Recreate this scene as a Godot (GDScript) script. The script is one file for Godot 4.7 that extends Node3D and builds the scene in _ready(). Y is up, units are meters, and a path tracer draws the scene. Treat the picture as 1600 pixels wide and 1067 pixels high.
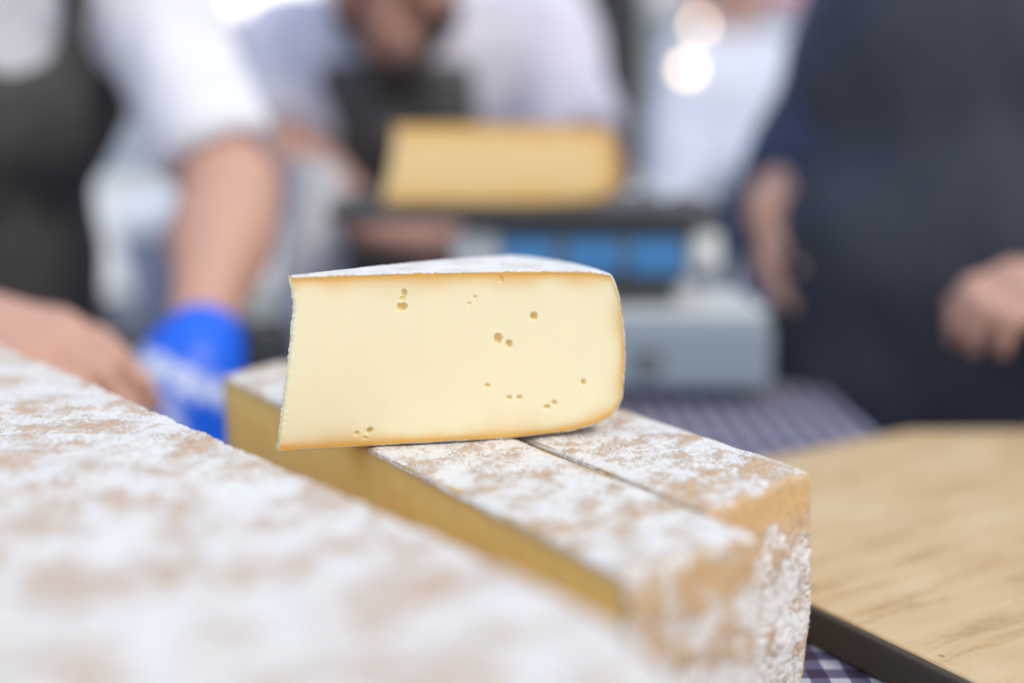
extends Node3D
# A market stall: a wedge of pressed cheese resting on two long cut slabs, a wheel half in front,
# vendors, a price scale and a wooden board behind. Units are metres, y is up, the camera looks along -z.

const TABLE := 0.95          # height of the cloth-covered table top
const TOP := 1.06            # height of the slabs' upper rind

var used := {}
var noise_a := FastNoiseLite.new()
var noise_b := FastNoiseLite.new()


# ---------------------------------------------------------------- mesh building
class MB:
	var v := PackedVector3Array()
	var uv := PackedVector2Array()
	var col := PackedColorArray()
	var idx := PackedInt32Array()
	func add(p: Vector3, t := Vector2.ZERO, c := Color.WHITE) -> int:
		v.append(p); uv.append(t); col.append(c)
		return v.size() - 1
	func tri(a: int, b: int, c: int) -> void:
		idx.append(a); idx.append(b); idx.append(c)
	func quad(a: int, b: int, c: int, d: int) -> void:
		tri(a, b, c); tri(a, c, d)
	func sheet(base: int, nu: int, nv: int, flip := false) -> void:
		for j in nv - 1:
			for i in nu - 1:
				var a := base + j * nu + i
				if flip: quad(a, a + nu, a + nu + 1, a + 1)
				else: quad(a, a + 1, a + nu + 1, a + nu)
	func flip_from(start: int) -> void:
		for k in range(start, idx.size(), 3):
			var q := idx[k + 1]
			idx[k + 1] = idx[k + 2]; idx[k + 2] = q
	func box(lo: Vector3, hi: Vector3, ch := 0.0, c := Color.WHITE) -> void:
		# a box with chamfered edges: each face inset, joined by edge and corner faces
		var m := (lo + hi) / 2.0
		var h := (hi - lo) / 2.0
		ch = minf(ch, 0.45 * minf(h.x, minf(h.y, h.z)))
		var at := {}
		for ax in 3:
			for s in [-1.0, 1.0]:
				for p in [-1.0, 1.0]:
					for q in [-1.0, 1.0]:
						var d := Vector3.ZERO
						d[ax] = s * h[ax]
						d[(ax + 1) % 3] = p * (h[(ax + 1) % 3] - ch)
						d[(ax + 2) % 3] = q * (h[(ax + 2) % 3] - ch)
						var sg := Vector3i.ZERO
						sg[ax] = int(s); sg[(ax + 1) % 3] = int(p); sg[(ax + 2) % 3] = int(q)
						at[[ax, sg]] = m + d
		var face := func(pts: Array) -> void:
			var nrm: Vector3 = (pts[2] - pts[0]).cross(pts[1] - pts[0])
			var cen := Vector3.ZERO
			for p in pts: cen += p
			cen /= pts.size()
			if nrm.dot(cen - m) < 0.0: pts.reverse()
			var b := v.size()
			for p in pts: add(p, Vector2.ZERO, c)
			for k in range(1, pts.size() - 1): tri(b, b + k, b + k + 1)
		for ax in 3:
			var b1 := (ax + 1) % 3
			var b2 := (ax + 2) % 3
			for s in [-1, 1]:
				var f := []
				for pq in [[-1, -1], [1, -1], [1, 1], [-1, 1]]:
					var sg := Vector3i.ZERO
					sg[ax] = s; sg[b1] = pq[0]; sg[b2] = pq[1]
					f.append(at[[ax, sg]])
				face.call(f)
			if ch > 0.0:
				for p in [-1, 1]:
					for q in [-1, 1]:
						var s0 := Vector3i.ZERO
						s0[ax] = -1; s0[b1] = p; s0[b2] = q
						var s1 := s0
						s1[ax] = 1
						face.call([at[[b1, s0]], at[[b1, s1]], at[[b2, s1]], at[[b2, s0]]])
		if ch > 0.0:
			for x in [-1, 1]:
				for y in [-1, 1]:
					for z in [-1, 1]:
						var sg := Vector3i(x, y, z)
						face.call([at[[0, sg]], at[[1, sg]], at[[2, sg]]])
	func tube(a: Vector3, b: Vector3, ra: float, rb: float, n := 16) -> void:
		lathe([[0.0, ra], [1.0, rb]], a, b, n)
	func lathe(prof: Array, a: Vector3, b: Vector3, n := 24, c := Color.WHITE) -> void:
		# prof: [share of the way from a to b, radius]; both ends closed
		var ax := b - a
		var s := ax.cross(Vector3.RIGHT if absf(ax.normalized().x) < 0.9 else Vector3.FORWARD).normalized()
		var t := ax.normalized().cross(s)
		var base := v.size()
		for pr in prof:
			for k in n:
				var w := TAU * k / n
				add(a + ax * float(pr[0]) + (s * cos(w) + t * sin(w)) * float(pr[1]), Vector2.ZERO, c)
		var start := idx.size()
		for j in prof.size() - 1:
			for k in n:
				var k2 := (k + 1) % n
				quad(base + j * n + k, base + (j + 1) * n + k, base + (j + 1) * n + k2, base + j * n + k2)
		for e in [0, prof.size() - 1]:
			var ce := add(a + ax * float(prof[e][0]), Vector2.ZERO, c)
			var b0 := v.size()
			for k in n: add(v[base + e * n + k], Vector2.ZERO, c)
			for k in n:
				if e == 0: tri(ce, b0 + k, b0 + (k + 1) % n)
				else: tri(ce, b0 + (k + 1) % n, b0 + k)
		# orient outwards
		var mid := (a + b) / 2.0
		var sum := 0.0
		for k in range(start, mini(start + n * 6, idx.size()), 3):
			var p0 := v[idx[k]]
			sum += (v[idx[k + 2]] - p0).cross(v[idx[k + 1]] - p0).dot(p0 - mid)
		if sum < 0.0: flip_from(start)
	func mesh() -> ArrayMesh:
		var nr := PackedVector3Array()
		nr.resize(v.size())
		for k in range(0, idx.size(), 3):
			var a := idx[k]
			var b := idx[k + 1]
			var c := idx[k + 2]
			var n := (v[c] - v[a]).cross(v[b] - v[a])
			nr[a] += n; nr[b] += n; nr[c] += n
		for k in nr.size(): nr[k] = nr[k].normalized()
		var arr := []
		arr.resize(Mesh.ARRAY_MAX)
		arr[Mesh.ARRAY_VERTEX] = v
		arr[Mesh.ARRAY_NORMAL] = nr
		arr[Mesh.ARRAY_TEX_UV] = uv
		arr[Mesh.ARRAY_COLOR] = col
		arr[Mesh.ARRAY_INDEX] = idx
		var m := ArrayMesh.new()
		m.add_surface_from_arrays(Mesh.PRIMITIVE_TRIANGLES, arr)
		return m


func numbered(called: String) -> String:
	used[called] = used.get(called, -1) + 1
	return called if used[called] == 0 else "%s_%03d" % [called, used[called]]


func thing(called: String, label: String, category: String, at := Vector3.ZERO, turn := 0.0, group := "") -> Node3D:
	var o := Node3D.new()
	o.name = numbered(called)
	add_child(o, true)
	o.position = at
	o.rotation.y = turn
	tag(o, label, category, group)
	return o


func tag(o: Node, label: String, category: String, group := "") -> void:
	o.set_meta("label", label)
	o.set_meta("category", category)
	if group: o.set_meta("group", group)


func part(called: String, mb: MB, m: Material, parent: Node) -> MeshInstance3D:
	var o := MeshInstance3D.new()
	o.name = called
	o.mesh = mb.mesh()
	o.material_override = m
	parent.add_child(o, true)
	return o


func setting(called: String, mb: MB, m: Material) -> MeshInstance3D:
	var o := part(called, mb, m, self)
	o.set_meta("kind", "structure")
	return o


func mat(c: Color, rough := 0.8, metal := 0.0) -> StandardMaterial3D:
	# c holds linear base colour values
	var m := StandardMaterial3D.new()
	m.albedo_color = c.linear_to_srgb()
	m.roughness = rough
	m.metallic = metal
	return m


func painted(rough := 0.8) -> StandardMaterial3D:
	var m := StandardMaterial3D.new()
	m.vertex_color_use_as_albedo = true
	m.roughness = rough
	return m


func lookup(table: Array, x: float) -> float:
	if x <= table[0][0]: return table[0][1]
	for k in range(1, table.size()):
		if x <= table[k][0]:
			var t: float = (x - table[k - 1][0]) / (table[k][0] - table[k - 1][0])
			var p0: float = table[maxi(k - 2, 0)][1]
			var p3: float = table[mini(k + 1, table.size() - 1)][1]
			var lin := lerpf(table[k - 1][1], table[k][1], t)
			return lerpf(lin, cubic_interpolate(table[k - 1][1], table[k][1], p0, p3, t), 0.4)
	return table[-1][1]


# ---------------------------------------------------------------- textures
func noise_bytes(w: int, h: int, seed_: int, freq: float, kind := FastNoiseLite.TYPE_SIMPLEX_SMOOTH, oct := 3) -> PackedByteArray:
	var n := FastNoiseLite.new()
	n.seed = seed_
	n.noise_type = kind
	n.frequency = freq
	if kind == FastNoiseLite.TYPE_CELLULAR:
		n.cellular_return_type = FastNoiseLite.RETURN_DISTANCE
		n.cellular_jitter = 1.0
		n.domain_warp_enabled = true
		n.domain_warp_amplitude = 0.35 / freq
		n.domain_warp_frequency = freq * 1.6
		n.fractal_type = FastNoiseLite.FRACTAL_NONE
	else:
		n.fractal_type = FastNoiseLite.FRACTAL_FBM
		n.fractal_octaves = oct
	var im := n.get_image(w, h, false, false, true)
	im.convert(Image.FORMAT_L8)
	return im.get_data()


# A moulded rind: white bloom in uneven patches over a tan, brown-flecked skin. rubbed(x, y) in metres: less bloom where positive.
func rind_maps(w: int, h: int, mpp: float, seed_: int, bias: float, rubbed = null, big := 0.026) -> Array:
	var low := noise_bytes(w, h, seed_, mpp / big, FastNoiseLite.TYPE_SIMPLEX_SMOOTH, 3)
	var blob := noise_bytes(w, h, seed_ + 1, mpp / 0.0075, FastNoiseLite.TYPE_CELLULAR)
	var mid := noise_bytes(w, h, seed_ + 2, mpp / 0.006, FastNoiseLite.TYPE_SIMPLEX_SMOOTH, 3)
	var fine := noise_bytes(w, h, seed_ + 3, mpp / 0.0015, FastNoiseLite.TYPE_SIMPLEX_SMOOTH, 3)
	var fleck := noise_bytes(w, h, seed_ + 4, mpp / 0.0030, FastNoiseLite.TYPE_SIMPLEX_SMOOTH, 3)
	var rgb := PackedByteArray()
	rgb.resize(w * h * 3)
	var hgt := PackedByteArray()
	hgt.resize(w * h)
	var white := Color(0.905, 0.895, 0.885)
	var tan_ := Color(0.800, 0.685, 0.580)
	var brown := Color(0.600, 0.480, 0.390)
	var yellow := Color(0.815, 0.660, 0.440)
	for y in h:
		for x in w:
			var i := y * w + x
			var lo := low[i] / 255.0
			var bl := 1.0 - blob[i] / 255.0
			var mi := mid[i] / 255.0
			var fi := fine[i] / 255.0
			var fl := fleck[i] / 255.0
			var rub := 0.0
			if rubbed != null: rub = rubbed.call(x * mpp, y * mpp)
			var m := bias - rub + (lo - 0.5) * 0.90 + (bl - 0.62) * 0.75 + (mi - 0.5) * 0.80 + (fi - 0.5) * 0.95
			var mold := smoothstep(-0.08, 0.20, m)
			# brown flecks show through thin bloom
			var show := smoothstep(0.54, 0.70, fl * 0.70 + fi * 0.35 - (lo - 0.5) * 0.30)
			mold *= 1.0 - 0.70 * show * (1.0 - smoothstep(0.45, 0.90, m))
			var skin := tan_.lerp(brown, clampf((fi - 0.42) * 1.5 + (mi - 0.45) * 1.6, 0.0, 1.0) * 0.85)
			skin = skin.lerp(yellow, clampf(rub * 0.9, 0.0, 0.85) * (0.45 + 0.75 * fl))
			var wv := white.darkened(0.05 * (1.0 - fi) + 0.04 * (1.0 - mi))
			# veins where the bloom has cracked, and greyer patches
			var vein := smoothstep(0.90, 0.985, 1.0 - absf(mi * 2.0 - 1.0) + 0.10 * (fi - 0.5))
			mold *= 1.0 - 0.55 * vein * (1.0 - smoothstep(0.25, 0.8, m))
			wv = wv.lerp(Color(0.80, 0.785, 0.775), 0.55 * smoothstep(0.45, 0.75, 1.0 - lo + 0.4 * (fl - 0.5)))
			var c := skin.lerp(wv, mold)
			rgb[i * 3] = int(clampf(c.r, 0, 1) * 255.0)
			rgb[i * 3 + 1] = int(clampf(c.g, 0, 1) * 255.0)
			rgb[i * 3 + 2] = int(clampf(c.b, 0, 1) * 255.0)
			hgt[i] = int(clampf(0.15 + 0.45 * mold + 0.25 * fi + 0.15 * mi, 0.0, 1.0) * 255.0)
	var a := ImageTexture.create_from_image(Image.create_from_data(w, h, false, Image.FORMAT_RGB8, rgb))
	var b := ImageTexture.create_from_image(Image.create_from_data(w, h, false, Image.FORMAT_L8, hgt))
	return [a, b]


func rind_material(maps: Array, relief_cm := 0.06) -> StandardMaterial3D:
	var m := StandardMaterial3D.new()
	m.albedo_texture = maps[0]
	m.roughness = 0.95
	m.metallic_specular = 0.25
	m.heightmap_enabled = true
	m.heightmap_texture = maps[1]
	m.heightmap_scale = relief_cm
	return m


func paste_material() -> StandardMaterial3D:
	var m := painted(0.55)
	m.metallic_specular = 0.35
	m.subsurf_scatter_enabled = true
	m.subsurf_scatter_strength = 0.3
	return m


# ---------------------------------------------------------------- cheese
const VT := [[0.0, 0.0777], [0.05, 0.0781], [0.1056, 0.0776], [0.135, 0.0766], [0.1464, 0.0748], [0.1490, 0.0690], [0.1506, 0.0638], [0.153, 0.0487], [0.1539, 0.036]]
const VB := [[0.0, -0.0002], [0.043, 0.0], [0.0997, 0.0], [0.128, 0.0018], [0.1397, 0.0042], [0.1475, 0.0078], [0.151, 0.0125], [0.1527, 0.0165], [0.1539, 0.033]]
const UL := [[0.0, -0.0064], [0.0024, -0.0061], [0.0256, -0.0025], [0.0428, 0.0003], [0.0669, 0.0031], [0.0777, 0.0015]]
const HOLES := [[0.0506, 0.0690, 0.0012, 0.0017], [0.0497, 0.0667, 0.0014, 0.0010], [0.0495, 0.0629, 0.0024, 0.0018], [0.0799, 0.0636, 0.0008, 0.0006], [0.0825, 0.0665, 0.0009, 0.0006], [0.0946, 0.0740, 0.0008, 0.0014], [0.1098, 0.0568, 0.0018, 0.0018], [0.0931, 0.0470, 0.0019, 0.0024], [0.0982, 0.0444, 0.0015, 0.0018], [0.0880, 0.0254, 0.0013, 0.0009], [0.0984, 0.0192, 0.0012, 0.0010], [0.1030, 0.0190, 0.0014, 0.0010], [0.1335, 0.0248, 0.0012, 0.0015], [0.1163, 0.0138, 0.0016, 0.0011], [0.1197, 0.0157, 0.0013, 0.0011], [0.0280, 0.0061, 0.0009, 0.0009], [0.0340, 0.0073, 0.0014, 0.0012], [0.0330, 0.0063, 0.0012, 0.0010], [0.0317, 0.0038, 0.0009, 0.0006]]


# Local axes: x along the front cut from the tip, y up from the table side, -z into the sector.
func cheese_wedge(called: String, label: String, at: Vector3, turn: float, sx: float, sy: float, theta: float, step: float, holes: Array, body: Color, rim: Color, rim_w: float, rind: Material, group := "") -> Node3D:
	var root := thing(called, label, "cheese", at, turn, group)
	var us: Array[float] = []
	var u := 0.0
	while u < 0.148:
		us.append(u); u += step
	for k in 14: us.append(0.148 + 0.0059 * sin(PI / 2.0 * k / 13.0))
	var nv := int(0.078 / step)
	var mb := MB.new()
	var nb := noise_b
	var blunt := 0.0035
	# front cut face with its eyes
	for j in nv + 1:
		var t := float(j) / nv
		for ux in us:
			var top := lookup(VT, ux)
			var low := lookup(VB, ux)
			var y := lerpf(low, top, t)
			var x := ux
			if ux < 0.05: x += lookup(UL, y) * (1.0 - ux / 0.05)
			var in_eye := 0.0
			var jag := exp(-ux / 0.0012)
			x += jag * (0.0002 * nb.get_noise_2d(3.0, y * 420.0) + 0.0006 * noise_a.get_noise_2d(3.0, y * 150.0)) * smoothstep(-0.01, 0.075, y)
			var z := 0.00009 * noise_a.get_noise_2d(x * 40.0, y * 40.0) + 0.000015 * nb.get_noise_2d(x * 900.0, y * 300.0)
			z -= jag * (0.0003 + 0.0003 * nb.get_noise_2d(9.0, y * 300.0))
			for h in holes:
				var dx: float = (x - h[0]) / h[2]
				var dy: float = (y - h[1]) / h[3]
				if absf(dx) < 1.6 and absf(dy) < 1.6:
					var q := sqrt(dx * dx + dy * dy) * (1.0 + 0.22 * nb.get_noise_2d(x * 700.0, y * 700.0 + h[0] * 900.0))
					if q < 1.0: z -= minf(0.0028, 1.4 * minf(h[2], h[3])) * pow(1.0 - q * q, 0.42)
					if q < 0.95: in_eye = 1.0
			var d := minf(top - y, y - low)
			if ux > 0.12: d = minf(d, (0.1539 - ux) * 1.1 + 0.0002)
			var g := exp(-pow(maxf(d - 0.0011, 0.0) / (rim_w * (1.0 + 0.6 * noise_a.get_noise_2d(x * 30.0, y * 30.0 + 7.0))), 1.25))
			var c := body.lerp(rim, g)
			c = c.darkened(0.015 * noise_a.get_noise_2d(x * 50.0, y * 30.0))
			# the eyes get one even, more golden colour
			if in_eye > 0.0: c = Color(0.87, 0.69, 0.32)
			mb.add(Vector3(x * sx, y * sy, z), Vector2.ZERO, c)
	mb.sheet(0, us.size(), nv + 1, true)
	# back cut face
	var dirb := Vector3(cos(theta), 0, -sin(theta))
	var base := mb.v.size()
	var nu2 := 40
	for j in 21:
		for i in nu2:
			var ux := 0.1539 * sin(PI / 2.0 * i / (nu2 - 1.0))
			var y := lerpf(lookup(VB, ux), lookup(VT, ux), j / 20.0)
			var d := minf(minf(lookup(VT, ux) - y, y - lookup(VB, ux)), 0.1539 - ux)
			mb.add(dirb * (ux * sx) + Vector3((lookup(UL, y) - 0.0012) * sx * maxf(0.0, 1.0 - ux / 0.05), y * sy, -blunt), Vector2.ZERO, body.lerp(rim, exp(-maxf(d, 0.0) / rim_w)))
	mb.sheet(base, nu2, 21, false)
	# blunt tip between the two cuts
	base = mb.v.size()
	for j in nv + 1:
		var p: Vector3 = mb.v[j * us.size()]
		mb.add(p, Vector2.ZERO, body)
		mb.add(Vector3(p.x - 0.0012 + 0.0005 * nb.get_noise_2d(5.0, p.y * 400.0), p.y, -blunt), Vector2.ZERO, body)
	mb.sheet(base, 2, nv + 1, false)
	# the surface under the rind closes the body
	var prof := PackedVector2Array()
	for k in 36: prof.append(Vector2(0.1539 * sin(PI / 2.0 * k / 35.0), 0.0))
	for k in 36: prof[k].y = lookup(VT, prof[k].x)
	for k in range(35, -1, -1):
		var r := prof[k].x
		prof.append(Vector2(r, lookup(VB, r)))
	base = mb.v.size()
	for j in 13:
		var a := theta * j / 12.0
		for p in prof:
			mb.add(Vector3(cos(a) * p.x * sx, p.y * sy, -sin(a) * p.x * sx - blunt * minf(1.0, j / 2.0)), Vector2.ZERO, rim)
	mb.sheet(base, prof.size(), 13, false)
	part("paste", mb, paste_material(), root)
	# rind: a thin, rough skin over top, round side and underside
	var rb := MB.new()
	var path := PackedVector2Array()
	for k in range(0, 140): path.append(Vector2(0.1485 * k / 140.0, 0.0))
	for k in 24: path.append(Vector2(0.1485 + 0.0054 * sin(PI / 2.0 * k / 23.0), 0.0))
	var n0 := path.size()
	for k in n0: path[k].y = lookup(VT, path[k].x)
	for k in range(n0 - 2, -1, -1): path.append(Vector2(path[k].x, lookup(VB, path[k].x)))
	var na := int(theta * 0.1539 * sx / 0.0008)
	var acc := 0.0
	var lens := PackedFloat32Array()
	for k in path.size():
		if k > 0: acc += path[k].distance_to(path[k - 1])
		lens.append(acc)
	for j in na + 3:
		var inner := j == 0 or j == na + 2
		var a := theta * clampf((j - 1.0) / na, 0.0, 1.0)
		var edge := 0.0
		if j <= 1: edge = 1.0
		elif j >= na + 1: edge = -1.0
		for k in path.size():
			var p := path[k]
			var q0 := path[maxi(k - 1, 0)]
			var q1 := path[mini(k + 1, path.size() - 1)]
			var tg := (q1 - q0).normalized()
			var nn := Vector2(-tg.y, tg.x)
			var n1 := nb.get_noise_3d(lens[k] * 1500.0, a * 200.0, 2.0)
			var n2 := noise_a.get_noise_3d(lens[k] * 90.0, a * 20.0, 5.0)
			var off := 0.0002 + 0.00028 * n1 + 0.00020 * n2
			if p.y < 0.02 and p.x < 0.12: off = 0.0001 + 0.0002 * n1   # underside lies flat
			if inner: off = -0.0004
			var pp := p + nn * off
			var lean := edge * (0.0001 + 0.00045 * nb.get_noise_2d(lens[k] * 1100.0, 40.0))
			var shift := 0.0
			if p.x < 0.05 and edge > 0.0: shift = lookup(UL, p.y) * (1.0 - p.x / 0.05)
			elif p.x < 0.05: shift = lookup(UL, p.y) * (1.0 - p.x / 0.05)
			var back := blunt * clampf((j - 1.0) / 3.0, 0.0, 1.0)
			var P := Vector3(cos(a) * pp.x * sx + shift * sx, pp.y * sy, -sin(a) * pp.x * sx - back + lean)
			rb.add(P, Vector2(0.03 + pp.x * cos(a) * 3.0, 0.03 + (pp.x * sin(a) + maxf(0.0, 0.078 - pp.y)) * 3.0))
	rb.sheet(0, path.size(), na + 3, false)
	part("rind", rb, rind, root)
	return root


# A long piece of a wheel: cut along both long sides, rind on top, below and on both ends.
# Local axes: x across, y up, -z along the slab from its near end.
func cheese_slab(called: String, label: String, at: Vector3, turn: float, W: float, length: float, H: float, near_a: float, near_b: float, far_a: float, far_b: float, bulge: float, body: Color, rim: Color, rind: Material, group := "") -> Node3D:
	var root := thing(called, label, "cheese", at, turn, group)
	var R := 0.0035
	# profile of (l, y), l along the slab; the ends bulge
	var pr: Array[Vector2] = []
	var y := 0.0
	while y < H - R:
		pr.append(Vector2(-bulge * sin(PI * y / H), y)); y += 0.0009
	for k in 9:
		var a := PI / 2.0 * k / 8.0
		pr.append(Vector2(R - R * cos(a) - bulge * sin(PI * (H - R) / H) * (1.0 - k / 8.0), H - R + R * sin(a)))
	var l := R + 0.001
	while l < length - R:
		pr.append(Vector2(l, H)); l += 0.0009 if l < 0.26 else 0.004
	for k in 9:
		var a := PI / 2.0 * k / 8.0
		pr.append(Vector2(length - R + R * sin(a), H - R + R * cos(a)))
	y = H - R - 0.002
	while y > 0.0:
		pr.append(Vector2(length, y)); y -= 0.004
	pr.append(Vector2(length, 0.0))
	var lens := PackedFloat32Array()
	var acc := 0.0
	for k in pr.size():
		if k > 0: acc += pr[k].distance_to(pr[k - 1])
		lens.append(acc)
	var nx := int(W / 0.001)
	var rb := MB.new()
	for j in pr.size():
		var p := pr[j]
		var tg := (pr[mini(j + 1, pr.size() - 1)] - pr[maxi(j - 1, 0)]).normalized()
		var nn := Vector2(-tg.y, tg.x)
		var on_end := clampf((H - 0.012 - p.y) / 0.02, 0.0, 1.0)
		for i in nx + 3:
			var tx := clampf((i - 1.0) / nx, 0.0, 1.0)
			var inner := i == 0 or i == nx + 2
			var x := tx * W
			var s := lens[j]
			var lump := noise_b.get_noise_3d(s * 260.0, x * 260.0, near_a * 900.0 + 3.0)
			var fine := noise_b.get_noise_3d(s * 1300.0, x * 1300.0, 8.0)
			var wave := noise_a.get_noise_3d(s * 30.0, x * 30.0, W * 500.0)
			var off := 0.0011 * wave + (0.00022 + 0.0007 * on_end) * lump + (0.00016 + 0.00030 * on_end + 0.0004 * on_end * exp(-(W - x) / 0.004)) * fine
			var fall := minf(x, W - x)
			off -= 0.0012 * exp(-fall / 0.0015)
			if inner: off = -0.0028
			var e := 0.0
			if i <= 1: e = -1.0
			elif i >= nx + 1: e = 1.0
			var q := p + nn * off
			var skew_near := lerpf(near_a, near_b, tx) * (1.0 - clampf(q.x / length, 0.0, 1.0))
			var skew_far := lerpf(far_a, far_b, tx) * clampf(q.x / length, 0.0, 1.0)
			x += e * (0.0003 + 0.0005 * noise_b.get_noise_2d(s * 900.0, 77.0 * e))
			rb.add(Vector3(x, q.y, -(q.x + skew_near + skew_far)), Vector2(s / 0.40, tx * W / 0.10))
	rb.sheet(0, nx + 3, pr.size(), false)
	part("rind", rb, rind, root)
	var mb := MB.new()
	var ys: Array[float] = []
	y = 0.001
	while y < H - 0.03:
		ys.append(y); y += 0.006
	while y < H - 0.001:
		ys.append(y); y += 0.001
	ys.append(H - 0.0009)
	var nl := 110
	for side in 2:
		var base := mb.v.size()
		for yy in ys:
			for i in nl + 1:
				var t := float(i) / nl
				var lo := 0.0012 - bulge * sin(PI * yy / H)
				var hi := length - 0.0012
				if yy > H - R: 
					var cut := R - sqrt(maxf(0.0, R * R - pow(yy - (H - R), 2.0)))
					lo += cut; hi -= cut
				var ll := lerpf(lo, hi, t)
				var sk := lerpf(near_a, near_b, side) * (1.0 - ll / length) + lerpf(far_a, far_b, side) * ll / length
				var x := side * W + (1.0 if side == 1 else -1.0) * (0.0009 * noise_a.get_noise_2d(ll * 14.0, yy * 20.0 + 50.0 * side) - 0.0002)
				var d := minf(H - yy, minf(ll + 0.004, length - ll))
				var g := exp(-d / 0.0042)
				var c := body.lerp(rim, g).darkened(0.05 * noise_a.get_noise_2d(ll * 40.0, yy * 60.0))
				mb.add(Vector3(x, yy, -(ll + sk)), Vector2.ZERO, c)
		mb.sheet(base, nl + 1, ys.size(), side == 0)
	# close top, bottom and ends just under the rind
	var n1 := nl + 1
	var per := n1 * ys.size()
	for row in [0, ys.size() - 1]:
		for i in nl:
			var a: int = row * n1 + i
			if row == 0: mb.quad(a, a + per, a + per + 1, a + 1)
			else: mb.quad(a, a + 1, a + per + 1, a + per)
	for j in ys.size() - 1:
		for i in [0, nl]:
			var a: int = j * n1 + i
			if i == 0: mb.quad(a, a + n1, a + per + n1, a + per)
			else: mb.quad(a, a + per, a + per + n1, a + n1)
	part("paste", mb, paste_material(), root)
	return root


# Half a large wheel: straight cut towards the slabs, rind on top and round the rest.
func cheese_half(called: String, label: String, pts: Array, H: float, n_cut: int, rind: Material, body: Color, rim: Color) -> void:
	var cen := Vector2(-0.221, -0.386)
	var root := thing(called, label, "cheese", Vector3(cen.x, TABLE + 0.003, cen.y))
	var cv := Curve2D.new()
	for k in pts.size():
		var p: Vector2 = pts[k]
		var a: Vector2 = pts[(k - 1 + pts.size()) % pts.size()]
		var b: Vector2 = pts[(k + 1) % pts.size()]
		var tg := (b - a) * 0.16
		cv.add_point(p, -tg, tg)
	var p0: Vector2 = pts[0]
	cv.add_point(p0, -(pts[1] - pts[-1]) * 0.16, Vector2.ZERO)
	cv.bake_interval = 0.004
	var out := cv.get_baked_points()
	out.remove_at(out.size() - 1)
	var n := out.size()
	var cut_end := 0
	for k in n:
		if out[k].distance_to(pts[n_cut]) < 0.004: cut_end = k
	var rb := MB.new()
	var rings := [[0.0, 1.0, 0.0]]
	for k in 8:
		var a := PI / 2.0 * k / 7.0
		rings.append([0.0, 1.0, 0.0, 0.008 * (1.0 - sin(a)), 0.008 * (1.0 - cos(a))])
	# wall from the bottom up, rounded shoulder, then rings towards the middle
	var rows := []
	for k in 14: rows.append([0.0, lerpf(0.0, H - 0.0035, k / 13.0)])
	for k in range(1, 8):
		var a := PI / 2.0 * k / 7.0
		rows.append([0.0035 * (1.0 - cos(a)), H - 0.0035 + 0.0035 * sin(a)])
	for k in range(1, 60): rows.append([-1.0 - pow(k / 59.0, 1.3), H])
	for j in rows.size():
		for k in n + 1:
			var p: Vector2 = out[k % n] - cen
			var len0 := p.length()
			var inw: float = rows[j][0]
			var q := p * (1.0 - inw / len0)
			if inw < 0.0: q = p * (1.0 - 0.0035 / len0) * (2.0 + inw)
			var yy: float = rows[j][1]
			yy += 0.0012 * noise_a.get_noise_2d(q.x * 22.0, q.y * 22.0) * smoothstep(0.06, 0.12, yy)
			var w := noise_b.get_noise_3d(q.x * 400.0, q.y * 400.0, yy * 400.0)
			yy += 0.0006 * w * smoothstep(0.06, 0.12, yy)
			q *= 1.0 + 0.0010 * w / maxf(len0, 0.05)
			var tex := Vector2((q.x + 0.5) / 0.40, (q.y + 0.5) / 0.40) if rows[j][1] > H - 0.003 else Vector2(k * 0.004 / 0.40, rows[j][1] / 0.40)
			rb.add(Vector3(q.x, yy, q.y), tex)
	rb.sheet(0, n + 1, rows.size(), true)
	# outward check by the top's facing
	var iv := rb.idx.size() - 30
	var a0: Vector3 = rb.v[rb.idx[iv]]
	if (rb.v[rb.idx[iv + 2]] - a0).cross(rb.v[rb.idx[iv + 1]] - a0).y < 0.0: rb.flip_from(0)
	part("rind", rb, rind, root)
	var mb := MB.new()
	for j in 24:
		var t := j / 23.0
		for k in cut_end + 1:
			var p: Vector2 = out[k] - cen
			p *= 1.0 + 0.0018 / p.length()
			var yy := lerpf(0.0005, H - 0.006, t)
			mb.add(Vector3(p.x, yy, p.y), Vector2.ZERO, body.lerp(rim, exp(-(H - yy) / 0.006)))
	mb.sheet(0, cut_end + 1, 24, false)
	part("paste", mb, paste_material(), root)


# ---------------------------------------------------------------- figures
# Bones are [a, b, radius at a, radius at b, flat]; flat 1 cuts the end at b square. Their distances join smoothly; the field is meshed as surface nets.
func capsule(p: Vector3, a: Vector3, ab: Vector3, l2: float, ra: float, rb: float) -> float:
	var t := clampf((p - a).dot(ab) / l2, 0.0, 1.0)
	return p.distance_to(a + ab * t) - lerpf(ra, rb, t)


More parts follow.
